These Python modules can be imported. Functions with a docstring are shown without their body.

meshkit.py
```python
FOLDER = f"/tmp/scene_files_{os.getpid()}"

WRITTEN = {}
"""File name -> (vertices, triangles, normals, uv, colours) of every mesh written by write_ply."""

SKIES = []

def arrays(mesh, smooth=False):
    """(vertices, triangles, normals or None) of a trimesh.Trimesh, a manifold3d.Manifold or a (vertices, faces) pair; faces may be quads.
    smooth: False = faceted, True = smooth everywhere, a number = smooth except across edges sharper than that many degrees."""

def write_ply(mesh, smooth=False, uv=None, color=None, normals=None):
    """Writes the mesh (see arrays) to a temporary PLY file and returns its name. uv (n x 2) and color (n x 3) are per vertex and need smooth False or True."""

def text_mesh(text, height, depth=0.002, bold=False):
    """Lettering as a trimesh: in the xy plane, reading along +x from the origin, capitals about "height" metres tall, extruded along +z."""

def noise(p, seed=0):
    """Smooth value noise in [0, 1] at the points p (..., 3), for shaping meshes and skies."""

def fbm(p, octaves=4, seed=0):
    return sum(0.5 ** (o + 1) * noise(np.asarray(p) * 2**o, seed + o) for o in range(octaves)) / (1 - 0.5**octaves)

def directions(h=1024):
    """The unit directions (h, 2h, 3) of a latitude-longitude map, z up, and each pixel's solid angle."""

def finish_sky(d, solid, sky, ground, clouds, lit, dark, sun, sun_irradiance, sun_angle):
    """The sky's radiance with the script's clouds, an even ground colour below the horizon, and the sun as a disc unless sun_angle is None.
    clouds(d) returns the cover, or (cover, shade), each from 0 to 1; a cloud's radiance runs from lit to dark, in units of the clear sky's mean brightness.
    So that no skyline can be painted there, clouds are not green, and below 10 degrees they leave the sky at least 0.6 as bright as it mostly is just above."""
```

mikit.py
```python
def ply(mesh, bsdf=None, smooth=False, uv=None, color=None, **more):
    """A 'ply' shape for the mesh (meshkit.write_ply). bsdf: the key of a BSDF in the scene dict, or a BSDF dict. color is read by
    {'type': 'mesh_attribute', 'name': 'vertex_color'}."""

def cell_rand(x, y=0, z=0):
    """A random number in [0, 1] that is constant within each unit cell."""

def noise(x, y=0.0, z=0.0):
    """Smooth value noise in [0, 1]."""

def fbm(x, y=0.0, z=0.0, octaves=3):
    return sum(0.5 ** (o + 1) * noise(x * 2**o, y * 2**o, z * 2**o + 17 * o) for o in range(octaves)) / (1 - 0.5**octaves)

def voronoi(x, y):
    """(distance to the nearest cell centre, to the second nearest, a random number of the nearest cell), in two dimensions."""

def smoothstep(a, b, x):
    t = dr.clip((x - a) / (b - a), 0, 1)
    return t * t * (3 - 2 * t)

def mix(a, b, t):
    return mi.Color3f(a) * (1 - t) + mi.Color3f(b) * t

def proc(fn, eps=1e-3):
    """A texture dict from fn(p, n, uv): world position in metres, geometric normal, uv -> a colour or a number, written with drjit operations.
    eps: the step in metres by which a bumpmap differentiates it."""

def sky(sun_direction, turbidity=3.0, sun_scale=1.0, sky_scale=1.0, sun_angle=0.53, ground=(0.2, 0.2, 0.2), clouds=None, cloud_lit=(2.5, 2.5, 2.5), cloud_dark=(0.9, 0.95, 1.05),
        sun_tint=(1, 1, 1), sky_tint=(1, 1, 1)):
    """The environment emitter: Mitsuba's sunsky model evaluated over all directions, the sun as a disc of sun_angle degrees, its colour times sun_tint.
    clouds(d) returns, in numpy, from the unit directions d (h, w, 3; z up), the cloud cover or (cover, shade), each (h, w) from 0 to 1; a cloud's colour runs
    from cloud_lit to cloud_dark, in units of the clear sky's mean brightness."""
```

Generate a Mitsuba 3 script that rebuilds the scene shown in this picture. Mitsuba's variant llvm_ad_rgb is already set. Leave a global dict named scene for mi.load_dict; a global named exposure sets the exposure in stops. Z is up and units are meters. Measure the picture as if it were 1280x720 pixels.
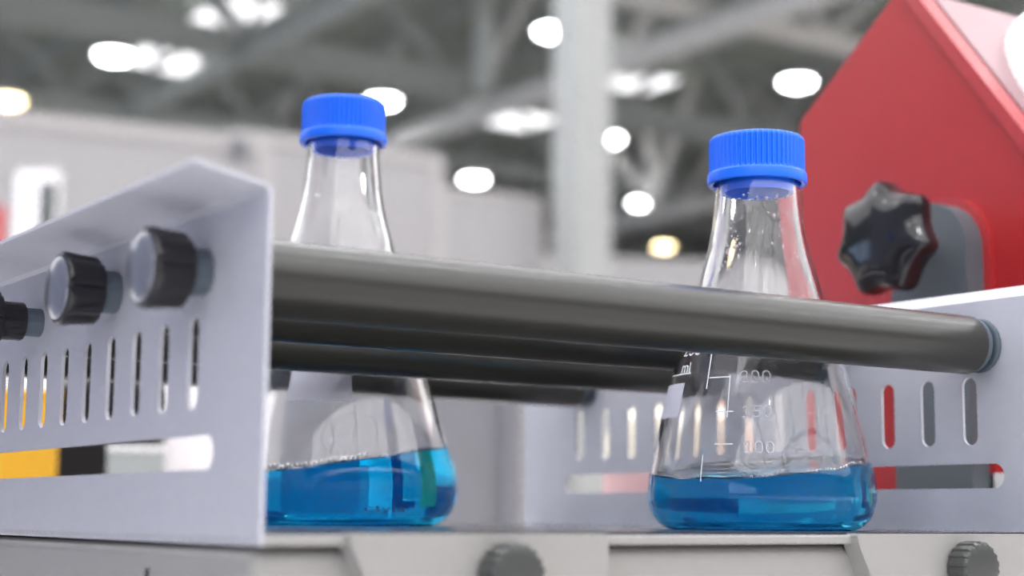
import math, random
import numpy as np, trimesh, mitsuba as mi, mikit, meshkit
import manifold3d as m3
from shapely.geometry import Polygon, Point, box as sbox
from shapely.ops import unary_union
from shapely import affinity
import drjit as dr
from mikit import proc, noise, fbm, mix, smoothstep

T = mi.ScalarTransform4f
random.seed(7); rng = np.random.default_rng(7)
scene, labels = {}, {}
PI = math.pi

# ------------------------------------------------------------------ camera, light, exposure
EYE = np.array([-0.18859, -0.39339, 1.06464])
FWD = np.array([0.5562003, 0.8197305, 0.1366867])
UPV = np.array([-0.0831819, -0.1087356, 0.9905843])
scene['camera'] = {'type': 'thinlens', 'fov': math.degrees(2 * math.atan(640 / 2063.3)), 'fov_axis': 'x',
                   'to_world': T().look_at(origin=EYE.tolist(), target=(EYE + FWD).tolist(), up=UPV.tolist()),
                   'aperture_radius': 0.0039, 'focus_distance': 0.60, 'near_clip': 0.02, 'far_clip': 500.0}
exposure = 0.08
LAMP = 60.0                                   # radiance of the high bay lamps
LAMP_COOL = (LAMP * 0.97, LAMP, LAMP * 1.02)
LAMP_WARM = (11.0, 8.6, 4.6)                    # dimmer, yellowish ones
SKYL = (2.0, 1.98, 2.04)                         # roof lights
LAMP_X = [-22.2, -15.2, -8.2, -1.2, 5.8, 12.8, 19.85, 27.0, 33.6, 39.8, 46.5]
LAMP_Y = [-28.4, -21.4, -14.4, -7.4, -0.4, 6.6, 13.6, 20.6, 27.6, 35.0, 41.8, 48.2, 55.2]
LAMP_Z = 11.4
UNSEEN_WINDOW_LIGHT = (1.3, 1.75, 2.6)                # cool light of the unseen glazing in the left hall wall, for left-facing sides

# ------------------------------------------------------------------ materials
def mat(key, d): scene[key] = d; return key
def two(d): return {'type': 'twosided', 'bsdf': d}
def rgb(c): return {'type': 'rgb', 'value': list(c)}
def pri(key, c, rough=0.5, metallic=0.0, spec=0.5, **kw):
    base = c if isinstance(c, dict) else rgb(c)
    return mat(key, two({'type': 'principled', 'base_color': base, 'roughness': rough, 'metallic': metallic, 'specular': spec, **kw}))
def mottled(c, amt, scale):
    return proc(lambda p, n, uv: mi.Color3f(c) * (1 - amt + 2 * amt * fbm(p.x * scale, p.y * scale, p.z * scale, 3)))

pri('powder_coat', mottled((0.425, 0.425, 0.470), 0.02, 300.0), 0.42)
pri('body_paint', mottled((0.275, 0.266, 0.255), 0.02, 300.0), 0.45)
pri('bar_grey', mottled((0.026, 0.026, 0.022), 0.04, 500.0), 0.30, spec=0.5)
pri('stem_grey', (0.085, 0.11, 0.135), 0.45)
pri('black_gap', (0.012, 0.012, 0.013), 0.6)
pri('knob_black', (0.012, 0.012, 0.014), 0.10)
pri('knob_cap', (0.32, 0.33, 0.36), 0.22, metallic=0.8)
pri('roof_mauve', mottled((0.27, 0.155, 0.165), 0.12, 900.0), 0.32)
pri('unseen_instrument_blue', (0.20, 0.22, 0.31), 0.5)
pri('knob_matt', (0.05, 0.052, 0.05), 0.3)
pri('cap_blue', (0.002, 0.125, 0.78), 0.36)
pri('cap_refraction_blue', (0.003, 0.12, 0.80), 0.4)
pri('print_white', (0.72, 0.73, 0.76), 0.6)
pri('print_grey', (0.46, 0.46, 0.50), 0.6)
pri('print_dark', (0.02, 0.03, 0.10), 0.6)
pri('patch_frost', (0.50, 0.50, 0.58), 0.6)
pri('foam_white', (0.93, 0.95, 0.96), 0.4)
pri('machine_red', mottled((0.33, 0.016, 0.018), 0.03, 60.0), 0.32)
pri('machine_red_gloss', (0.34, 0.020, 0.023), 0.28, clearcoat=1.0, clearcoat_gloss=0.9)
pri('mat_black', mottled((0.022, 0.022, 0.024), 0.1, 900.0), 0.18)
pri('unseen_window_glass', (0.5, 0.55, 0.6), 0.3)
pri('machine_grey', (0.085, 0.10, 0.115), 0.5)
pri('machine_white', (0.74, 0.73, 0.73), 0.35)
pri('table_white', (0.62, 0.61, 0.60), 0.5)
pri('booth_white', mottled((0.295, 0.284, 0.288), 0.02, 1.5), 0.6)
pri('booth_trim', (0.34, 0.32, 0.315), 0.5)
pri('steel_grey', mottled((0.38, 0.395, 0.385), 0.06, 0.8), 0.6)
pri('steel_pale', (0.66, 0.64, 0.62), 0.6)
pri('roof_deck', mottled((0.32, 0.345, 0.305), 0.2, 0.4), 0.8)
pri('column_paint', mottled((0.31, 0.315, 0.305), 0.03, 1.0), 0.6)
pri('floor_grey', mottled((0.40, 0.39, 0.38), 0.06, 0.5), 0.5)
pri('hall_wall', (0.45, 0.45, 0.45), 0.7)
pri('lamp_housing', (0.35, 0.35, 0.36), 0.5)
pri('yellow_paint', (0.60, 0.31, 0.010), 0.45)
pri('black_plastic', (0.008, 0.008, 0.009), 0.6, spec=0.15)
pri('box_grey', (0.30, 0.32, 0.31), 0.5)
pri('box_pale', (0.70, 0.69, 0.68), 0.5)
pri('box_white', (0.84, 0.81, 0.82), 0.5)
pri('cabinet_grey', (0.155, 0.155, 0.17), 0.5)
pri('cabinet_dark', (0.13, 0.13, 0.15), 0.5)
pri('sticker_blue', (0.08, 0.22, 0.48), 0.5)
pri('cream_plastic', (0.72, 0.68, 0.56), 0.4)
pri('pink_plastic', (0.56, 0.36, 0.36), 0.5)
pri('banner_red', (0.50, 0.05, 0.05), 0.6)
pri('screen_dark', (0.06, 0.07, 0.065), 0.35)
mat('glass', {'type': 'dielectric', 'int_ior': 1.47, 'ext_ior': 1.0})
mat('glass_in_liquid', {'type': 'dielectric', 'int_ior': 1.335, 'ext_ior': 1.47})
mat('liquid_air', {'type': 'dielectric', 'int_ior': 1.335, 'ext_ior': 1.0})
DYE = {'type': 'homogeneous', 'albedo': rgb((0.0, 0.15, 0.993)), 'sigma_t': rgb((1.0, 0.185, 0.09)), 'scale': 58.0}

# ------------------------------------------------------------------ mesh helpers
def cat(*ms): return trimesh.util.concatenate([m for m in ms])
def bx(x0, x1, y0, y1, z0, z1):
    m = trimesh.creation.box(extents=(x1 - x0, y1 - y0, z1 - z0)); m.apply_translation(((x0 + x1) / 2, (y0 + y1) / 2, (z0 + z1) / 2)); return m
def rbx(x0, x1, y0, y1, z0, z1, r=0.003, seg=16):
    """a box with every edge rounded"""
    pts = [(x, y, z) for x in (x0 + r, x1 - r) for y in (y0 + r, y1 - r) for z in (z0 + r, z1 - r)]
    h = m3.Manifold.batch_hull([m3.Manifold.sphere(r, seg).translate(list(p)) for p in pts]).to_mesh()
    return trimesh.Trimesh(h.vert_properties[:, :3], h.tri_verts, process=False)
def ext(poly, depth): return trimesh.creation.extrude_polygon(poly, depth, engine='earcut')
def to_yz(m, x0):
    """an extrusion drawn in (u, v) put into the plane y = u, z = v, thickness along +x from x0"""
    v = m.vertices; m.vertices = np.stack([v[:, 2] + x0, v[:, 0], v[:, 1]], 1); return m
def to_xz(m, y0):
    """drawn in (u, v) put into x = u, z = v, thickness along +y from y0"""
    v = m.vertices; m.vertices = np.stack([v[:, 0], v[:, 2] + y0, v[:, 1]], 1); m.invert(); return m
def grid_mesh(P, closed_u=True):
    """quads over P (rows, columns, 3)"""
    n, k = P.shape[:2]
    f = []
    for i in range(n - 1):
        a = np.arange(k if closed_u else k - 1); b = (a + 1) % k
        f.append(np.stack([i * k + a, i * k + b, (i + 1) * k + b], 1)); f.append(np.stack([i * k + a, (i + 1) * k + b, (i + 1) * k + a], 1))
    return P.reshape(-1, 3), np.vstack(f)
def lathe(profile, seg=64, rfun=None):
    """profile rows (r, z) from the bottom outside upwards; rfun(r, z, phi, i) may shape it"""
    pr = np.asarray(profile, float); ph = np.linspace(0, 2 * PI, seg, endpoint=False)
    R = np.repeat(pr[:, :1], seg, 1); Z = np.repeat(pr[:, 1:2], seg, 1)
    if rfun is not None: R = np.stack([rfun(R[i], Z[i], ph, i) for i in range(len(pr))])
    v, f = grid_mesh(np.stack([R * np.cos(ph), R * np.sin(ph), Z], -1))
    m = trimesh.Trimesh(v, f, process=False); m.merge_vertices(digits_vertex=9); m.update_faces(m.nondegenerate_faces()); m.remove_unreferenced_vertices(); return m
def along_x(m, sign=1):
    """turn the z axis of a mesh to +x or -x"""
    m.apply_transform(trimesh.transformations.rotation_matrix(sign * PI / 2, (0, 1, 0))); return m
def along_y(m, sign=1):
    m.apply_transform(trimesh.transformations.rotation_matrix(-sign * PI / 2, (1, 0, 0))); return m
def mv(m, x, y, z): m = m.copy(); m.apply_translation((x, y, z)); return m
def rotz(m, a, c=(0, 0, 0)): m = m.copy(); m.apply_transform(trimesh.transformations.rotation_matrix(a, (0, 0, 1), c)); return m
def beam(p, q, w, h):
    """a box girder from p to q, w wide, h high"""
    p, q = np.asarray(p, float), np.asarray(q, float); d = q - p; L = np.linalg.norm(d); d /= L
    s = np.cross(d, (0, 0, 1.0)); s = s / np.linalg.norm(s) if np.linalg.norm(s) > 1e-6 else np.array([1.0, 0, 0]); u = np.cross(s, d)
    m = trimesh.creation.box(extents=(L, w, h)); M = np.eye(4); M[:3, 0], M[:3, 1], M[:3, 2], M[:3, 3] = d, -s, u, (p + q) / 2
    m.apply_transform(M); return m
def ibeam(p, q, w, h, t=0.05):
    """an I girder"""
    p, q = np.asarray(p, float), np.asarray(q, float); k = np.array([0, 0, h / 2 - t / 2])
    return cat(beam(p + k, q + k, w, t), beam(p - k, q - k, w, t), beam(p, q, t, h - 2 * t))

taken = {}
def numbered(name):
    taken[name] = taken.get(name, 0) + 1
    return name if taken[name] == 1 else f'{name}_{taken[name] - 1:03d}'
def thing(name, label, category, group=None, kind=None):
    k = numbered(name); labels[k] = {'label': label, 'category': category}
    if group: labels[k]['group'] = group
    if kind: labels[k]['kind'] = kind
    return k
def part(parent, name, mesh, m, smooth=30, label=None, **more):
    k = numbered(parent + '__' + name); scene[k] = mikit.ply(mesh, m, smooth=smooth, **more)
    if label: labels[k] = {'label': label}
    return k
def one(name, mesh, m, label, category, smooth=30, group=None, **more):
    k = thing(name, label, category, group); scene[k] = mikit.ply(mesh, m, smooth=smooth, **more); return k
def struct(name, mesh, m, label=None, smooth=False):
    scene[name] = mikit.ply(mesh, m, smooth=smooth); labels[name] = {'kind': 'structure', 'label': label or name.replace('_', ' ')}; return name

# ------------------------------------------------------------------ the hall
X0, X1, Y0, Y1, ROOF = -45.0, 75.0, -50.0, 95.0, 13.6
struct('floor', bx(X0, X1, Y0, Y1, -0.2, 0), 'floor_grey', 'grey hall floor')
struct('ceiling', bx(X0, X1, Y0, Y1, ROOF, ROOF + 0.2), 'roof_deck', 'dark roof deck of the hall')
struct('wall_left', bx(X0 - .3, X0, Y0, Y1, 0, ROOF), 'hall_wall', 'left hall wall')
struct('wall_right', bx(X1, X1 + .3, Y0, Y1, 0, ROOF), 'hall_wall', 'right hall wall')
struct('wall_back', bx(X0, X1, Y1, Y1 + .3, 0, ROOF), 'hall_wall', 'back hall wall')
struct('wall_front', bx(X0, X1, Y0 - .3, Y0, 0, ROOF), 'hall_wall', 'hall wall behind the viewer')

# roof steel: girders along x and y, purlins under the deck, struts
def girder(p, q, w, h, m, label, name='roof_girder', posts=None):
    k = thing(name, label, 'girder')
    part(k, 'web', ibeam(p, q, w, h, 0.06), m, False)
    for a, b, ww in posts or (): part(k, 'strut', beam(a, b, ww, ww), m, False)
    return k
def braced(fixed, a, b, z, along, step=3.5, w=0.14):
    """zigzag struts from the girder up to the deck"""
    out, k = [], 0
    s = a
    while s < b - 0.1:
        e = min(s + step / 2, b)
        lo, hi = (s, z), (e, ROOF)
        if k % 2: lo, hi = (e, z), (s, ROOF)
        f = (lambda t, zz: (t, fixed, zz)) if along == 'x' else (lambda t, zz: (fixed, t, zz))
        out.append((f(*lo), f(*hi), w)); s = e; k += 1
    return out
girder((2, 32.0, 11.2), (60, 32.0, 11.2), .45, .65, 'steel_grey', 'deep grey roof girder crossing behind the left flask cap', posts=braced(32.0, 5, 40, 11.3, 'x', 5.0, .2))
girder((2, 25.0, 11.5), (60, 25.0, 11.5), .30, .35, 'steel_pale', 'pale girder near the top edge left of the red machine', posts=braced(25.0, 12, 40, 11.6, 'x', 4.5))
girder((2, 38.5, 11.0), (60, 38.5, 11.0), .40, .45, 'steel_grey', 'grey roof girder in the third row from the viewer', posts=braced(38.5, 8, 46, 11.2, 'x', 5.0))
girder((2, 45.5, 11.75), (60, 45.5, 11.75), .40, .4, 'steel_grey', 'grey roof girder in the fourth row from the viewer', posts=braced(45.5, 12, 54, 11.2, 'x', 5.0))
girder((2, 52.5, 11.9), (60, 52.5, 11.9), .40, .4, 'steel_grey', 'farthest grey roof girder crossing the hall', posts=braced(52.5, 20, 60, 11.2, 'x', 5.0))
girder((20.6, 12, 10.5), (20.6, 70, 10.5), .40, .38, 'steel_pale', 'pale girder rising diagonally to the white column', posts=braced(20.6, 20, 60, 10.7, 'y', 6.0))
girder((21.7, 12, 11.2), (21.7, 70, 11.2), .30, .40, 'steel_grey', 'blue grey girder slanting between column and red machine')
girder((32.3, 12, 10.5), (32.3, 80, 10.5), .45, .42, 'steel_pale', 'pale girder ending beside the right flask cap', posts=braced(32.3, 20, 66, 10.7, 'y', 6.0))
girder((14.6, 12, 11.0), (14.6, 80, 11.0), .35, .38, 'steel_grey', 'grey girder slanting at the top left of the picture', posts=braced(14.6, 20, 60, 11.2, 'y', 6.0))
girder((8.6, 12, 11.0), (8.6, 80, 11.0), .35, .38, 'steel_grey', 'grey girder at the far top left above the booth wall', posts=braced(8.6, 20, 60, 11.2, 'y', 6.0))
girder((36.6, 12, 11.6), (36.6, 90, 11.6), .35, .42, 'steel_grey', 'grey girder low behind the right flask cap', posts=braced(36.6, 30, 76, 11.7, 'y', 6.0))
k = thing('strut_fan', 'fan of pale struts meeting a lamp left of the right flask cap', 'strut')
for q in ((28.0, 36.1, 11.3), (28.85, 35.5, 12.0), (29.9, 34.6, ROOF - .002)): part(k, 'strut', beam((29.05, 35.63, 9.89), q, .26, .26), 'steel_pale', False)
one('hanging_post', beam((17.6, 26.9, ROOF - .5), (17.6, 26.9, 9.7), .3, .3), 'steel_grey', 'vertical grey hanger at the top centre', 'post', False)
k = thing('purlin_set', 'rows of thin purlins under the dark roof deck', 'purlin', kind='stuff')
scene[k] = mikit.ply(cat(*[bx(X0 + .05, X1 - .05, y, y + .16, ROOF - .30, ROOF - .005) for y in np.arange(16, 92, 2.4)], *[bx(x, x + .12, 15, 92, ROOF - .48, ROOF - .31) for x in np.arange(-4, 72, 3.5)]), 'steel_grey', smooth=False)

# high bay lamps, one per bay
HOUS = lathe([(0.40, 0.0), (0.43, 0.0), (0.44, 0.05), (0.26, 0.22), (0.12, 0.34), (0.10, 0.5), (0, 0.5)], 24)
def rod(z): return mv(trimesh.creation.cylinder(.02, ROOF - z - .48, sections=8), 0, 0, .48 + (ROOF - z - .48) / 2)
LENS = lathe([(0, -0.16), (0.12, -0.15), (0.32, -0.09), (0.40, 0.0)], 24)
LENS.fix_normals()
if LENS.face_normals[:, 2].mean() > 0: LENS.invert()
lamp_names = {(19.85, 27.6): 'bright round lamp left of the white column near the top', (27.0, 27.6): 'bright round lamp left of the red machine',
              (19.85, 35.0): 'bright round lamp just behind the left flask cap', (12.8, 35.0): 'bright round lamp at the top left above the booth wall',
              (27.0, 41.8): 'round lamp low over the stepped booth wall left of the column', (33.6, 41.8): 'round lamp at the foot of the strut fan',
              (27.0, 35.0): 'small lamp close to the right edge of the white column', (39.8, 48.2): 'warm yellowish lamp left of the right flask neck',
              (12.8, 41.8): 'warm yellow lamp at the far left above the booth wall', (46.5, 55.2): 'lamp half hidden by the front clamp bar beside the right flask'}
lamp_names[(11.2, 37.6)] = lamp_names[(12.8, 41.8)]
WARM = {(39.8, 48.2), (11.2, 37.6)}
for x in LAMP_X:
    for y in LAMP_Y:
        d = np.array([x, y, LAMP_Z]) - EYE; z = d @ FWD
        if (x, y) not in lamp_names and (math.hypot(d[0], d[1]) > 17 or (z > 0 and math.hypot(d[0], d[1]) > 22 and abs(d @ np.cross(FWD, UPV)) / z < 0.36)): continue
        if (x, y) == (12.8, 41.8): x, y = 11.2, 37.6          # this one hangs a little out of its row
        hz = LAMP_Z - (.74 if (x, y) == (11.2, 37.6) else 0)
        warm = LAMP_WARM if (x, y) in WARM else LAMP_COOL
        k = thing('high_bay_lamp', lamp_names.get((x, y), 'high bay lamp under the hall roof outside the picture'), 'lamp', None if (x, y) in lamp_names else 'high bay lamps over the hall')
        part(k, 'housing', HOUS, 'lamp_housing', 30, to_world=T().translate((x, y, hz)))
        part(k, 'hanger', rod(hz), 'lamp_housing', 30, to_world=T().translate((x, y, hz)))
        part(k, 'diffuser', LENS, 'machine_white', 30, to_world=T().translate((x, y, hz)), emitter={'type': 'area', 'radiance': rgb(warm)})
# roof lights seen between the steel
for (x, y, w, l), lab in zip([(15.9, 35.4, 1.5, 2.6), (17.6, 33.9, 1.0, 1.2), (15.6, 40.0, .9, 2.2), (16.8, 40.0, 1.0, 2.6), (27.5, 39.7, 2.0, 3.0), (28.0, 34.6, 1.2, 1.8), (26.9, 34.9, .7, 1.2)],
        ['large roof light at the top left of the picture', 'small roof light at the top, right of the large one', 'narrow roof light beside the top left lamp', 'roof light right of the narrow one at the top left',
         'long roof light left of the white column', 'roof light right of the white column', 'small roof light touching the white column']):
    k = thing('roof_light', lab, 'skylight')
    part(k, 'frame', cat(bx(x - w / 2 - .08, x + w / 2 + .08, y - l / 2 - .08, y - l / 2, 13.0, 13.12), bx(x - w / 2 - .08, x + w / 2 + .08, y + l / 2, y + l / 2 + .08, 13.0, 13.12),
                         bx(x - w / 2 - .08, x - w / 2, y - l / 2, y + l / 2, 13.0, 13.12), bx(x + w / 2, x + w / 2 + .08, y - l / 2, y + l / 2, 13.0, 13.12), bx(x - .04, x + .04, y - .04, y + .04, 13.1, ROOF)), 'steel_grey', False)
    part(k, 'panel', bx(x - w / 2, x + w / 2, y - l / 2, y + l / 2, 13.03, 13.1), 'machine_white', False, emitter={'type': 'area', 'radiance': rgb(SKYL)})

QUAD = trimesh.Trimesh([(-3.3, -6.85, 0), (3.3, -6.85, 0), (3.3, 6.85, 0), (-3.3, 6.85, 0)], [(0, 2, 1), (0, 3, 2)], process=False)
RIM = cat(bx(-3.4, -3.3, -6.95, 6.95, -.02, .1), bx(3.3, 3.4, -6.95, 6.95, -.02, .1), bx(-3.3, 3.3, -6.95, -6.85, -.02, .1), bx(-3.3, 3.3, 6.85, 6.95, -.02, .1))
for x in np.arange(-25.7, 50, 7.0):  # unseen large roof lights, placed to light tray and flasks softly from above
    for y in np.arange(-32, 60, 14.0):
        seen = False
        for yy in (y - 6.5, y, y + 6.5):
            for xx in (x - 3.3, x + 3.3):
                d = np.array([xx, yy, 13.0]) - EYE; z = d @ FWD
                seen |= z > 0 and abs(d @ np.cross(FWD, UPV)) / z < 0.40 and d @ UPV / z < 0.24
        if seen or y > 45: continue
        k = thing('roof_light', 'unseen long roof light out of view, lighting the tray from above', 'skylight', 'unseen long roof lights over the hall')
        part(k, 'frame', RIM, 'steel_grey', False, to_world=T().translate((x, y, ROOF - .1)))
        part(k, 'panel', QUAD, 'machine_white', False, to_world=T().translate((x, y, ROOF - .06)), emitter={'type': 'area', 'radiance': rgb(SKYL)})
for i in range(12):  # glazing out of view, placed to give left-facing sides cool light
    y = Y0 + 8 + i * 10.5
    k = thing('unseen_window_%d' % (i + 1), 'unseen high glazing %d in the left hall wall, giving left faces cool light' % (i + 1), 'unseen_window'); labels[k]['kind'] = 'structure'; labels[k].pop('category')
    part(k, 'frame', cat(bx(X0, X0 + .08, y - .1, y, 3, 11), bx(X0, X0 + .08, y + 9.5, y + 9.6, 3, 11), bx(X0, X0 + .08, y, y + 9.5, 3, 3.1), bx(X0, X0 + .08, y, y + 9.5, 10.9, 11)), 'steel_grey', False)
    part(k, 'pane', trimesh.Trimesh([(X0 + .04, y, 3.1), (X0 + .04, y + 9.5, 3.1), (X0 + .04, y + 9.5, 10.9), (X0 + .04, y, 10.9)], [(0, 1, 2), (0, 2, 3)], process=False), 'unseen_window_glass', False, emitter={'type': 'area', 'radiance': rgb(UNSEEN_WINDOW_LIGHT)})

# column and booth walls
ck = thing('hall_column', 'square pale grey steel column rising to the roof', 'column')
part(ck, 'shaft', bx(9.133, 9.543, 12.23, 12.64, 0, ROOF), 'column_paint', False)
part(ck, 'base', bx(9.06, 9.62, 12.16, 12.72, 0, .12), 'steel_grey', False)
def wall_panel(p, q, top, label, trim=0.08, th=0.12, extra=()):
    p, q = np.array(p, float), np.array(q, float)
    k = thing('booth_wall', label, 'wall')
    d = (q - p) / np.linalg.norm(q - p); n = np.array([-d[1], d[0]]) * th / 2
    def slab(a, b, z0, z1, f=1.0):
        pg = Polygon([a + n * f, b + n * f, b - n * f, a - n * f]); m = ext(pg, z1 - z0); m.apply_translation((0, 0, z0)); return m
    L = np.linalg.norm(q - p); N = max(1, round(L / 1.0))
    for i in range(N):
        part(k, 'panel', slab(p + d * (L * i / N + .001), p + d * (L * (i + 1) / N - .001), 0, top - trim), 'booth_white', False)
    part(k, 'top_rail', slab(p - d * .02, q + d * .02, top - trim, top, 1.25), 'booth_trim', False)
    part(k, 'end_post', slab(q - d * .05, q + d * .03, 0, top - trim, 1.25), 'booth_trim', False)
    return k
wall_panel((0.6, 8.45), (3.78, 7.97), 3.16, 'nearest white booth wall at the left behind the grey plate')
wall_panel((4.15, 9.19), (5.60, 9.08), 3.5, 'white booth wall behind the left flask neck')
wall_panel((6.4, 13.06), (9.1, 12.87), 4.2, 'white booth wall meeting the left side of the column')
wall_panel((12.6, 17.85), (17.5, 15.85), 4.6, 'low pale booth wall between column and right flask')
k = thing('spot_lamp', 'small dark spot lamp on the end of the nearest booth wall', 'lamp')
part(k, 'head', mv(trimesh.creation.cylinder(.035, .09, sections=20), 3.60, 7.90, 3.08), 'machine_grey'); part(k, 'bracket', bx(3.59, 3.61, 7.90, 8.0, 3.12, 3.14), 'machine_grey', False)
yaw = math.atan2(-0.5623, 0.8269)
def facing(cx, cy, w, d, z0, z1, r=0.004, turn=yaw):
    return rotz(mv(rbx(-w / 2, w / 2, -d / 2, d / 2, 0, z1 - z0, r), cx, cy, z0), turn, (cx, cy, 0))
k = thing('display_stand', 'white display post with a dark screen at the left edge', 'display')
part(k, 'post', facing(1.855, 5.95, .16, .05, 0, 2.395), 'box_white'); 
part(k, 'screen', facing(1.880, 5.905, .066, .02, 1.9, 2.35), 'screen_dark')
k = thing('red_banner', 'red banner beside the white display post at the left edge', 'banner')
part(k, 'cloth', facing(1.742, 6.10, .066, .012, 1.2, 2.266), 'banner_red'); part(k, 'foot', facing(1.742, 6.10, .10, .10, 0, .03), 'box_grey'); part(k, 'pole', facing(1.742, 6.11, .02, .02, 0.02, 1.3), 'box_grey')

# ------------------------------------------------------------------ table and things behind the shaker
Z = 1.06                                        # top of the shaker platform
TT = 0.90                                       # table top
k = thing('exhibition_table', 'long white exhibition table carrying all the instruments', 'table')
part(k, 'top', rbx(-0.75, 1.9, -0.25, 1.9, TT - .04, TT, .006), 'table_white')
for x in (-.69, 1.84):
    for y in (-.19, 1.84): part(k, 'leg', bx(x - .03, x + .03, y - .03, y + .03, 0, TT - .04), 'steel_grey', False)
k = thing('unseen_instrument', 'unseen blue grey instrument left of the shaker, placed to darken the left plate', 'instrument')  # stands out of view, placed to darken the left side plate
part(k, 'body', rbx(-.62, -.29, -.08, .80, TT, 1.62, .01), 'unseen_instrument_blue')
part(k, 'door', rbx(-.290, -.284, -.04, .76, TT + .05, 1.58, .0015), 'unseen_instrument_blue')
k = thing('yellow_box', 'yellow box behind the left plate seen through its slots', 'box')
part(k, 'body', facing(.2203, .9336, .0831, .06, TT, 1.1552, turn=-.30), 'yellow_paint'); part(k, 'lid', facing(.2203, .9336, .0851, .062, 1.1552, 1.1612, .002, -.30), 'yellow_paint')
k = thing('black_case', 'black case between the yellow and the white box', 'case')
part(k, 'body', facing(.3634, 1.0776, .096, .06, TT, 1.180, turn=-.36), 'black_plastic'); part(k, 'handle', facing(.3634, 1.0776, .05, .012, 1.178, 1.19, .003, -.36), 'black_plastic')
k = thing('grey_box', 'small grey box with a pale lid in front of the black case', 'box')
part(k, 'body', facing(.2911, .8277, .0430, .05, TT, 1.1105, .002, -.374), 'box_grey'); part(k, 'lid', facing(.2911, .8277, .0440, .052, 1.1105, 1.1150, .0015, -.374), 'box_pale')
k = thing('white_carton', 'white carton right of the black case seen through the long slot', 'carton')
part(k, 'body', facing(.4714, 1.12, .072, .05, TT, 1.186, .002, -.41), 'box_white'); part(k, 'flap', facing(.4714, 1.12, .074, .03, 1.1855, 1.188, .001, -.41), 'box_white')
k = thing('grey_cabinet', 'grey instrument cabinet with a blue sticker behind the left flask', 'cabinet')
part(k, 'body', facing(.770, 1.250, .281, .22, TT, 1.255, .01), 'cabinet_grey')
part(k, 'side_trim', facing(.808, 1.083, .012, .012, TT + .01, 1.25, .003), 'cabinet_dark')
part(k, 'sticker', facing(.796, 1.119, .032, .006, 1.10, 1.135, .001), 'sticker_blue')
k = thing('cream_canister', 'cream canister with a pink band behind the right plate', 'canister')
CANX, CANY = .454, .373
CAN = lathe([(0, 0), (.041, 0), (.045, .004), (.045, .21), (.041, .222), (.026, .23), (.026, .245), (0, .245)], 48)
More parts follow.
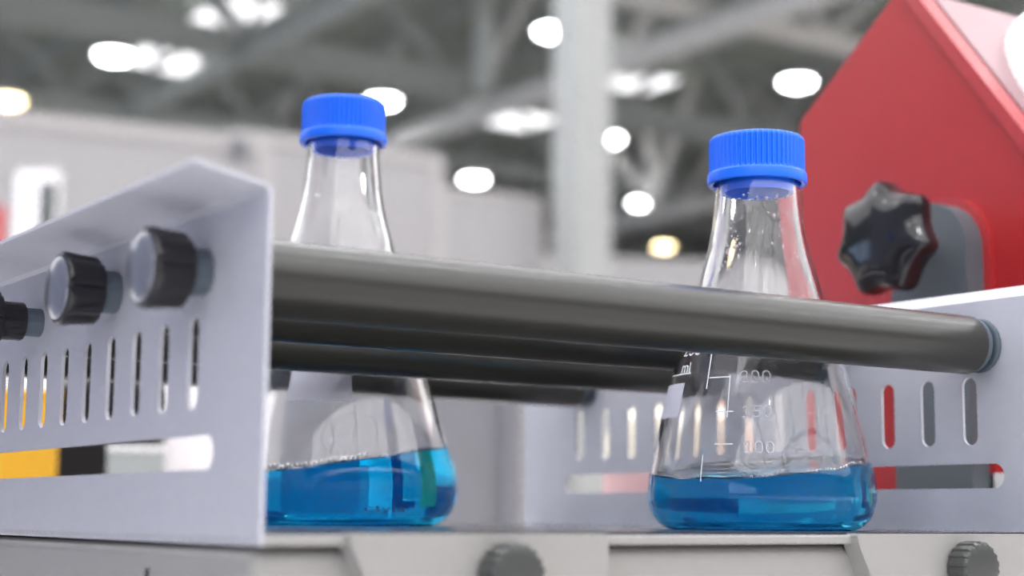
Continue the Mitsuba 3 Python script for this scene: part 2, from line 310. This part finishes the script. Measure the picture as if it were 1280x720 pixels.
part(k, 'body', mv(CAN, CANX, CANY, TT), 'cream_plastic'); part(k, 'band', mv(lathe([(.0455, 0), (.0463, .001), (.0463, .192), (.0455, .193)], 48), CANX, CANY, TT), 'pink_plastic')

# ------------------------------------------------------------------ shaker: base and tray
base = thing('shaker_base', 'light grey laboratory shaker base under the tray', 'shaker')
sk = rbx(0.0, 0.332, 0.004, 0.352, TT + .012, Z - .0042, .004)
part(base, 'body', sk, 'body_paint')
for x in (.03, .30):
    for y in (.035, .32): part(base, 'foot', mv(trimesh.creation.cylinder(.014, .014, sections=24), x, y, TT + .007), 'black_plastic')
part(base, 'side_groove', bx(-.0004, .002, .0735, .0757, TT + .03, Z - .0115), 'black_gap', False)
tab = Polygon([(0, -.0004), (.087, -.0004), (.087, -.05), (.0245, -.05), (.0011, -.0036), (.0008, -.0018)])
for i, x0 in enumerate((-.1655 + .0, .0244, .2140)):
    pg = affinity.translate(tab, x0, Z)
    if i == 0: pg = pg.intersection(sbox(0.0075, 0, .2, 2)) if False else None
    if pg is None: continue
    pg = pg.intersection(sbox(0, 0, .3325, 2))
    m = ext(pg.buffer(-.0006).buffer(.0006), .0072); m = to_xz(m, -.003)
    pk = part(base, 'front_tab', m, 'body_paint', 25)
    kx = (.0738, .2655)[i - 1]
    fl = lathe([(0.0065, 0), (.0085, .0005), (.0092, .0015), (.0092, .0078), (.0085, .0088), (.006, .0093), (0, .0094)], 120, lambda r, z, ph, j: r * (1 - (.06 if 1 <= j <= 4 else .0) * (0.5 + 0.5 * np.sign(np.cos(18 * ph))) ))
    part(pk, 'knob', mv(along_y(fl, -1), kx, -.003, Z - .0120), 'knob_matt', 25, label='round fluted black thumb knob')

one('rubber_mat', bx(.004, .328, .002, .346, Z - .0007, Z), 'mat_black', 'thin black mat lying on the tray under both flasks', 'mat', False)
tray = thing('clamping_tray', 'light grey sheet metal tray with slotted side plates on the shaker', 'tray')
part(tray, 'platform', bx(.0, .3318, .0003, .35, Z - .0016, Z - .0008), 'powder_coat', False)
part(tray, 'front_rail', rbx(.0, .3318, .0, .35, Z - .0038, Z - .0008, .0008), 'body_paint')
PL = sbox(0, -.0036, .357, .0905)
holes = []
def slot(c0, c1, z0, z1):
    r = min(z1 - z0, c1 - c0) / 2
    return sbox(c0, z0, c1, z1).buffer(-r * .98).buffer(r * .98, quad_segs=10)
for i in range(13):
    y = .04664 + .02165 * i; holes.append(slot(y - .0036, y + .0036, .0337, .0604))
holes.append(slot(.0308, .3190, .0167, .0263))
PLATE = PL.difference(unary_union(holes))
def flange(sign, x, dx, dz, zc):
    """folded lip: rounded fold then a straight flare outward, front corners cut round"""
    pts = []
    t = .0013
    ang = math.atan2(dz, dx)
    mid = [(0, zc - .004), (0, zc - .001), (dx * .06, zc + .0008), (dx * .16, zc + dz * .16 + .0006), (dx, zc + dz)]
    ln = np.array(mid)
    d = np.gradient(ln, axis=0); n = np.stack([-d[:, 1], d[:, 0]], 1); n /= np.linalg.norm(n, axis=1, keepdims=True)
    poly = Polygon(np.vstack([ln + n * t / 2, (ln - n * t / 2)[::-1]])).buffer(0)
    m = ext(poly, .357); v = m.vertices
    m.vertices = np.stack([x + sign * v[:, 0], v[:, 2], Z + v[:, 1]], 1)
    if sign < 0: pass
    m.fix_normals(); return m
m = to_yz(ext(PLATE, .0013), 0.0); m.apply_translation((0, 0, Z)); m.fix_normals()
part(tray, 'side_plate', m, 'powder_coat', False, label='grey slotted side plate with a row of upright slots over one long slot')
part(tray, 'plate_lip', flange(-1, .00065, .0219, .0049, .0905), 'powder_coat', 25)
m = to_yz(ext(PLATE, .0013), .33); m.apply_translation((0, 0, Z)); m.fix_normals()
part(tray, 'side_plate', m, 'powder_coat', False)
part(tray, 'plate_lip', flange(1, .33065, .0219, .0079, .0898), 'powder_coat', 25)

# ------------------------------------------------------------------ clamp bars with their knobs
def lobed(profile, n, depth, seg=168, power=1.0):
    return lathe(profile, seg, lambda r, z, ph, j: r * (1 - depth * profile[j][2] * (1 - np.abs(np.cos(n * ph / 2)) ** power)))
def lobe3(profile, n, depth, seg=168, power=1.0):
    pr = [(a, b) for a, b, _ in profile]
    if power > 1: return lathe(pr, seg, lambda r, z, ph, j: r * (1 - depth * profile[j][2] * (np.sqrt(np.sin(n * ph / 2) ** 2 + .07) - .2646)))
    return lathe(pr, seg, lambda r, z, ph, j: r * (1 - depth * profile[j][2] * (1 - np.abs(np.cos(n * ph / 2)) ** power)))
GRIP = lobe3([(.0, 0, 0), (.0068, 0, 0), (.0100, .0004, .6), (.0108, .0012, 1), (.0110, .004, 1), (.0114, .0085, 1), (.0117, .0105, .9), (.0116, .0118, .5), (.0110, .0126, .2), (.0100, .0129, 0), (0, .0129, 0)], 6, .13, 192, .6)
DOME = lathe([(.0100, .0126), (.0099, .0132), (.0088, .0141), (.0065, .0150), (.0035, .0155), (0, .0157)], 72)
TUBE = lathe([(.0095, 0), (.0115, 0), (.0115, .3195), (.0113, .3200), (.0095, .3200)], 72)
PLUG = lathe([(.0090, 0), (.01125, 0), (.0108, .0052), (.0098, .0058), (0, .0058)], 72)
NECK = lathe([(.0088, 0), (.0088, .0030)], 48)
COLL = lathe([(0, 0), (.0098, 0), (.0107, .0005), (.0107, .0020), (.0104, .0024), (0, .0024)], 72)
STEM = lathe([(0, 0), (.0066, 0), (.0068, .0004), (.0068, .0062), (0, .0062)], 48)
BARS = [(.0406, .0725, .0406, .0725, 'front dark grey clamp bar with a black lobed knob at its left end'),
        (.1235, .0752, .1100, .0742, 'second dark grey clamp bar, just behind the right flask'),
        (.2035, .0731, .1830, .0712, 'third dark grey clamp bar, in front of the left flask'),
        (.3010, .0725, .3010, .0725, 'rearmost dark grey clamp bar, behind the left flask')]
for yb, zb, yk, zk, lab in BARS:
    k = thing('clamp_bar', lab, 'clamp bar', 'clamp bars across the tray')
    part(k, 'tube', mv(along_x(TUBE.copy()), .0020, yb, Z + zb), 'bar_grey')
    part(k, 'end_plug', mv(along_x(PLUG.copy()), .3195, yb, Z + zb), 'stem_grey')
    part(k, 'neck', mv(along_x(NECK.copy()), .3245, yb, Z + zb), 'black_gap')
    part(k, 'collar', mv(along_x(COLL.copy()), .3275, yb, Z + zb), 'stem_grey')
    out = .0090 if yb == .2035 else 0.0
    if out:
        part(k, 'neck', mv(along_x(lathe([(0, 0), (.0050, 0), (.0050, .0070), (0, .0070)], 48), -1), .0, yk, Z + zk), 'stem_grey')
        part(k, 'stem', mv(along_x(lathe([(0, 0), (.0066, 0), (.0068, .0004), (.0068, .0088), (0, .0088)], 48), -1), -.0065, yk, Z + zk), 'knob_black')
    else: part(k, 'stem', mv(along_x(STEM.copy(), -1), .0, yk, Z + zk), 'stem_grey')
    kk = part(k, 'knob', mv(along_x(GRIP.copy(), -1), -.0060 - out, yk, Z + zk), 'knob_black', label='black lobed clamping knob')
    part(kk, 'dome', mv(along_x(DOME.copy(), -1), -.0060 - out, yk, Z + zk), 'knob_cap', label='shiny grey domed end')

# ------------------------------------------------------------------ flasks
from scipy.interpolate import PchipInterpolator
def smooth_profile(pts, n):
    p = np.array(pts, float); s = np.concatenate([[0], np.cumsum(np.linalg.norm(np.diff(p, axis=0), axis=1))])
    t = np.linspace(0, s[-1], n); return np.stack([PchipInterpolator(s, p[:, 0])(t), PchipInterpolator(s, p[:, 1])(t)], 1)
CAPSEG = 448
def cap_mesh(z0, z1):
    h = z1 - z0
    pr = [(.0186, z0), (.0194, z0 + .0003), (.0196, z0 + .001), (.0195, z0 + .0040), (.0192, z0 + .0045), (.0189, z0 + .0047), (.01885, z0 + .006), (.01880, z0 + h - .0022), (.01850, z0 + h - .0010), (.0178, z0 + h - .0003), (.0168, z0 + h), (0, z0 + h)]
    rib = [0, 0, 0, 0, 0, .3, 1, 1, .7, .2, 0, 0]
    outer = lathe(pr, CAPSEG, lambda r, z, ph, j: r - .0009 * rib[j] * (0.5 + 0.5 * np.tanh(2.5 * np.cos(56 * ph))))
    inner = lathe([(.0186, z0), (.0174, z0 + .0004), (.0172, z0 + .002), (.0172, z0 + h - .0016), (0, z0 + h - .0016)], CAPSEG); inner.invert()
    return cat(outer, inner)
def flask(name, cx, cy, outer_pts, wall, capz, level, slope, label, liquid_label, prints):
    """slope: rise of the swirling liquid along x and y"""
    SEG, ph = 160, np.linspace(0, 2 * PI, 160, endpoint=False)
    out = smooth_profile(outer_pts, 170)
    d = np.gradient(out, axis=0); nrm = np.stack([d[:, 1], -d[:, 0]], 1); nrm /= np.linalg.norm(nrm, axis=1, keepdims=True)
    inn = out - nrm * wall; inn[0, 0] = 0; inn = inn[inn[:, 0] >= 0]; inn[0, 0] = 0
    inn[:, 0] = np.maximum.accumulate(np.where(inn[:, 1] < inn[np.argmax(inn[:, 0]), 1], inn[:, 0], 0)) * (inn[:, 1] < inn[np.argmax(inn[:, 0]), 1]) + inn[:, 0] * (inn[:, 1] >= inn[np.argmax(inn[:, 0]), 1])
    inn[:, 1] = np.maximum.accumulate(inn[:, 1])
    s = np.linspace(0, 1, len(inn)); fr, fz = (lambda t: np.interp(t, s, inn[:, 0])), (lambda t: np.interp(t, s, inn[:, 1]))
    c, sn = np.cos(ph), np.sin(ph)
    def plane(x, y): return level + slope[0] * x + slope[1] * y
    ripple = .00035 * np.sin(9 * ph + 1.0) + .0002 * np.sin(17 * ph)
    lo, hi = np.zeros(SEG), np.ones(SEG)
    for _ in range(50):
        mid = (lo + hi) / 2; below = fz(mid) < plane(fr(mid) * c, fr(mid) * sn) + .0009 + ripple
        lo, hi = np.where(below, mid, lo), np.where(below, hi, mid)
    sc = (lo + hi) / 2
    def ring(t): r = fr(t); return np.stack([r * c, r * sn, fz(t)], -1)
    def rows(a, b, n, ease=1.0): return np.stack([ring(a + (b - a) * (i / (n - 1)) ** ease) for i in range(n)])
    k = thing(name, label, 'flask')
    # glass: outside, lip, inside down to the liquid
    O = np.stack([np.stack([r * c, r * sn, np.full(SEG, z)], -1) for r, z in out])
    vo, fo = grid_mesh(O)
    U = rows(np.ones(SEG), sc, 120)
    lipz = out[-1, 1]
    rim = np.stack([np.stack([r * c, r * sn, np.full(SEG, z)], -1) for r, z in ((out[-1, 0], lipz), (out[-1, 0] - wall * .3, lipz + .0006), (inn[-1, 0] + wall * .3, lipz + .0006))])
    allr = np.vstack([O, rim[1:], U])
    v, f = grid_mesh(allr)
    g = trimesh.Trimesh(v, f, process=False); g.merge_vertices(digits_vertex=8); g.update_faces(g.nondegenerate_faces()); g.remove_unreferenced_vertices()
    g.apply_translation((cx, cy, Z)); part(k, 'glass', g, 'glass', 50)
    cm = cap_mesh(*capz); cm.apply_translation((cx, cy, Z)); part(k, 'screw_cap', cm, 'cap_blue', 35, label='ribbed blue screw cap')
    ringm = lathe([(.0122, capz[0] - .0030), (.0138, capz[0] - .0034), (.0138, capz[0] + .004), (.0122, capz[0] + .004), (.0122, capz[0] - .0030)], 96); ringm.apply_translation((cx, cy, Z))
    part(k, 'refraction_ring', ringm, 'cap_refraction_blue')  # solid blue ring stands in for the cap refracted in the neck glass
    # liquid: wetted wall and free surface
    lq = thing('blue_liquid', liquid_label, 'liquid')
    B = rows(np.zeros(SEG), sc, 90)
    v, f = grid_mesh(B); b = trimesh.Trimesh(v, f, process=False); b.merge_vertices(digits_vertex=8); b.update_faces(b.nondegenerate_faces()); b.remove_unreferenced_vertices()
    b.apply_translation((cx, cy, Z)); 
    contact = ring(sc)
    S = []
    for q in (1.0, .99, .975, .955, .93, .88, .8, .65, .5, .35, .2, .1, 0.0):
        x, y = contact[:, 0] * q, contact[:, 1] * q
        z = plane(x, y) + (.0009 + ripple) * math.exp(-(1 - q) / .02) + .0003 * np.sin(x * 260 + 1) * np.sin(y * 210) * (q < .97)
        if q == 1.0: z = contact[:, 2]
        S.append(np.stack([x, y, z], -1))
    v, f = grid_mesh(np.array(S)); t = trimesh.Trimesh(v, f, process=False); t.merge_vertices(digits_vertex=8); t.update_faces(t.nondegenerate_faces()); t.remove_unreferenced_vertices()
    t.apply_translation((cx, cy, Z))
    part(lq, 'body', b, 'glass_in_liquid', 50, interior=DYE); part(lq, 'surface', t, 'liquid_air', True, interior=DYE)
    # foam and drops clinging inside the glass near the contact line
    view = math.atan2(EYE[1] - cy, EYE[0] - cx)
    fo = []
    sph = trimesh.creation.icosphere(1, 1.0)
    for a0, a1, n, rr in prints.get('foam', ()):
        for a in np.linspace(a0, a1, n):
            aa = view + math.radians(a); j = int(round(aa / (2 * PI) * SEG)) % SEG; r = rr * rng.uniform(.7, 1.15)
            q = contact[j]; q = q * np.array([1 - r * 1.2 / np.hypot(q[0], q[1])] * 2 + [1]) + [0, 0, r * rng.uniform(.3, 1.6)]
            fo.append(mv(sph.copy().apply_scale(r), q[0] + cx, q[1] + cy, q[2] + Z))
    if fo: fk = part(lq, 'foam', cat(*fo), 'foam_white', True, label='white bubbles along the liquid edge'); labels[fk]['kind'] = 'stuff'
    dr_ = []
    for a0, a1, z0, z1, n in prints.get('drops', ()):
        for _ in range(n):
            aa, z, r = view + math.radians(rng.uniform(a0, a1)), rng.uniform(z0, z1), rng.uniform(.00025, .0006)
            q = np.interp(z, inn[np.argmax(inn[:, 0]):, 1], inn[np.argmax(inn[:, 0]):, 0]) - r * 1.25
            dr_.append(mv(sph.copy().apply_scale(r), cx + q * math.cos(aa), cy + q * math.sin(aa), Z + z))
    if dr_: fk = part(k, 'droplets', cat(*dr_), 'liquid_air', True, label='tiny drops clinging inside the neck'); labels[fk]['kind'] = 'stuff'
    # prints on the outside, bent round the glass
    so = out[:, 1]
    def rad(z): i0 = np.argmax(out[:, 0]); return np.interp(z, out[i0:, 1], out[i0:, 0])
    def wrap(m, a, z, lift=.00012):
        v = np.array(m.vertices); zz = z + v[:, 1]; r = rad(zz) + lift + np.clip(v[:, 2], 0, 1) ; an = view + math.radians(a) + v[:, 0] / rad(z)
        w = trimesh.Trimesh(np.stack([cx + r * np.cos(an), cy + r * np.sin(an), Z + zz], 1), m.faces, process=False); return w
    def plate(w, h, nx=12, ny=6, th=.0001):
        m = trimesh.creation.box(extents=(1, 1, 1)); m = m.subdivide().subdivide().subdivide(); v = m.vertices
        m.vertices = np.stack([v[:, 0] * w, (v[:, 1]) * h, (v[:, 2] + .5) * th], 1); return m
    for a, z, w, h in prints.get('patch', ()): part(k, 'frosted_patch', wrap(plate(w, h), a, z), 'patch_frost', 40, label='frosted writing patch')
    for a, z, w, h in prints.get('marks', ()): part(k, 'graduation_mark', wrap(plate(w, h), a, z), 'print_white', 40)
    for txt, a, z, hgt, mt, *wide in prints.get('text', ()):
        m = meshkit.text_mesh(txt, hgt, .00008); m.apply_scale((wide[0] if wide else 1, 1, 1)); wd = m.bounds[1][0]; m.apply_translation((-wd / 2, -hgt / 2, 0)); part(k, 'lettering', wrap(m, a, z), mt, False)
    return k
flask('conical_flask', .2510, .0825,
      [(0, .0016), (.028, .0010), (.0330, 0), (.0366, .0006), (.0402, .0033), (.0428, .0078), (.0437, .0125), (.0433, .0185), (.0415, .028), (.0333, .0615), (.0237, .0945), (.0193, .1105), (.0180, .1175), (.0172, .1235), (.0166, .1295), (.0162, .135), (.0159, .1505)],
      .0018, (.1345, .1537), .0232, (.1215, .0383),
      'smaller conical flask with blue cap and blue liquid, right one', 'bright blue liquid in the right conical flask',
      {'text': [('250', -53, .0676, .0042, 'print_white'), ('ml', -55, .0608, .0042, 'print_white'), ('200', -3, .0562, .0046, 'print_grey'), ('150', -2, .0432, .0044, 'print_grey'), ('100', -1, .0300, .0044, 'print_grey')],
       'marks': [(-33, .062, .00045, .020), (-18, .0490, .00045, .016), (-25, .0562, .0085, .00045), (-20, .0432, .0070, .00045), (-19, .0312, .0070, .00045), (-62, .0585, .016, .0004), (-30, .0225, .0004, .010)],
       'patch': [(-70, .0485, .022, .0130)], 'drops': [(-75, -20, .098, .122, 60), (-70, 60, .118, .130, 30), (20, 60, .10, .12, 14)], 'foam': [(-8, 12, 9, .00045), (25, 62, 16, .0005)]})
flask('conical_flask', .1570, .2523,
      [(0, .0016), (.034, .0010), (.0408, 0), (.0452, .0009), (.0500, .0047), (.0527, .0100), (.0537, .0155), (.0530, .0220), (.0494, .0340), (.0402, .0620), (.0233, .1240), (.0195, .1385), (.0180, .1470), (.0172, .1545), (.0165, .1630), (.0159, .1862)],
      .0022, (.1695, .1890), .0268, (.146, -.029),
      'larger conical flask with blue cap and blue liquid, left one', 'bright blue liquid in the left conical flask',
      {'text': [('ctyla', 22, .0072, .0026, 'print_dark', 2.3)], 'patch': [(-10.5, .0600, .0265, .0170)], 'marks': [(-42, .030, .0004, .006)], 'drops': [(-60, 60, .138, .158, 26), (25, 70, .115, .14, 20)], 'foam': [(-52, 14, 44, .0011), (22, 42, 14, .0006), (70, 80, 5, .0007)]})

# ------------------------------------------------------------------ red machine
red = thing('red_machine', 'red angular machine housing behind the right plate', 'machine')
prof = Polygon([(.252, 0), (.252, .2205), (.1735, .2800), (.050, .1175), (.050, .026), (.124, .026), (.124, 0)]).buffer(-.006).buffer(.006, quad_segs=6)
m = to_yz(ext(prof.buffer(-.003), .30), .443); m.apply_translation((0, 0, Z)); m.fix_normals(); part(red, 'housing', m, 'machine_red_gloss', 30)
rim = prof
m = to_yz(ext(rim, .006), .440); m.apply_translation((0, 0, Z)); m.fix_normals(); part(red, 'side_panel', m, 'machine_red', 30)
lip = prof.buffer(.0015).difference(prof.buffer(-.005)).intersection(sbox(.0, .05, .174, .40))
m = to_yz(ext(lip, .012), .4362); m.apply_translation((0, 0, Z)); m.fix_normals(); part(red, 'roof_lip', m, 'machine_red_gloss', 30)
part(red, 'foot_plate', cat(rbx(.43, .75, .04, .262, TT, Z + .0004, .003), bx(.436, .745, .05, .1235, Z, Z + .0262)), 'machine_white', 25)
rp = Polygon([(.1735 - .605 * a - .797 * h, .28 - .797 * a + .604 * h) for a, h in ((.009, -.002), (.196, -.002), (.196, .0008), (.009, .0008))])
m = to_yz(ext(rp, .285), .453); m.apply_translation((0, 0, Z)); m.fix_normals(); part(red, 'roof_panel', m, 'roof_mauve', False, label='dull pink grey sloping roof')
post = Polygon([(.1263, -.155), (.1739, -.155), (.1739, .1337)] + [(.1501 + .0238 * math.cos(a), .1337 + .0238 * math.sin(a)) for a in np.linspace(0, PI, 24)])
m = to_yz(ext(post.buffer(.004).intersection(sbox(0, .026, 1, 1)), .004), .4364); m.apply_translation((0, 0, Z)); m.fix_normals(); part(red, 'slide_frame', m, 'machine_red_gloss', 30)
m = to_yz(ext(post, .016), .4245); m.apply_translation((0, 0, Z)); m.fix_normals(); part(red, 'slide_post', m, 'machine_grey', 30)
STAR = lobe3([(.0, 0, 0), (.010, 0, 0), (.0115, .002, 0), (.0120, .0045, 0), (.0225, .0065, 1), (.0268, .0085, 1), (.0284, .012, 1), (.0284, .018, 1), (.0270, .0215, 1), (.0232, .0240, .9), (.0170, .0258, .4), (.010, .0265, 0), (0, .0267, 0)], 7, .19, 280, 2)
sk_ = part(red, 'star_knob', mv(along_x(STAR.copy(), -1), .4125, .1510, Z + .1370), 'knob_black', label='glossy black star knob')
part(sk_, 'stud', mv(along_x(lathe([(0, 0), (.0065, 0), (.0065, .016), (0, .016)], 32)), .4105, .1510, Z + .1370), 'machine_white')
# white port on the sloping roof side
RN = np.array([0, -.797, .604])
ported = lathe([(0, 0), (.098, 0), (.098, .008), (.090, .011), (.086, .016), (.086, .030), (.083, .033), (.072, .033), (.070, .026), (0, .026)], 96)
M = np.eye(4); M[:3, 2] = RN; M[:3, 0] = (1, 0, 0); M[:3, 1] = np.cross(RN, (1, 0, 0)); M[:3, 3] = (.562, .112, Z + .1990)
ported.apply_transform(M); part(red, 'filler_port', ported, 'machine_white', 30, label='white round port on the sloping roof')
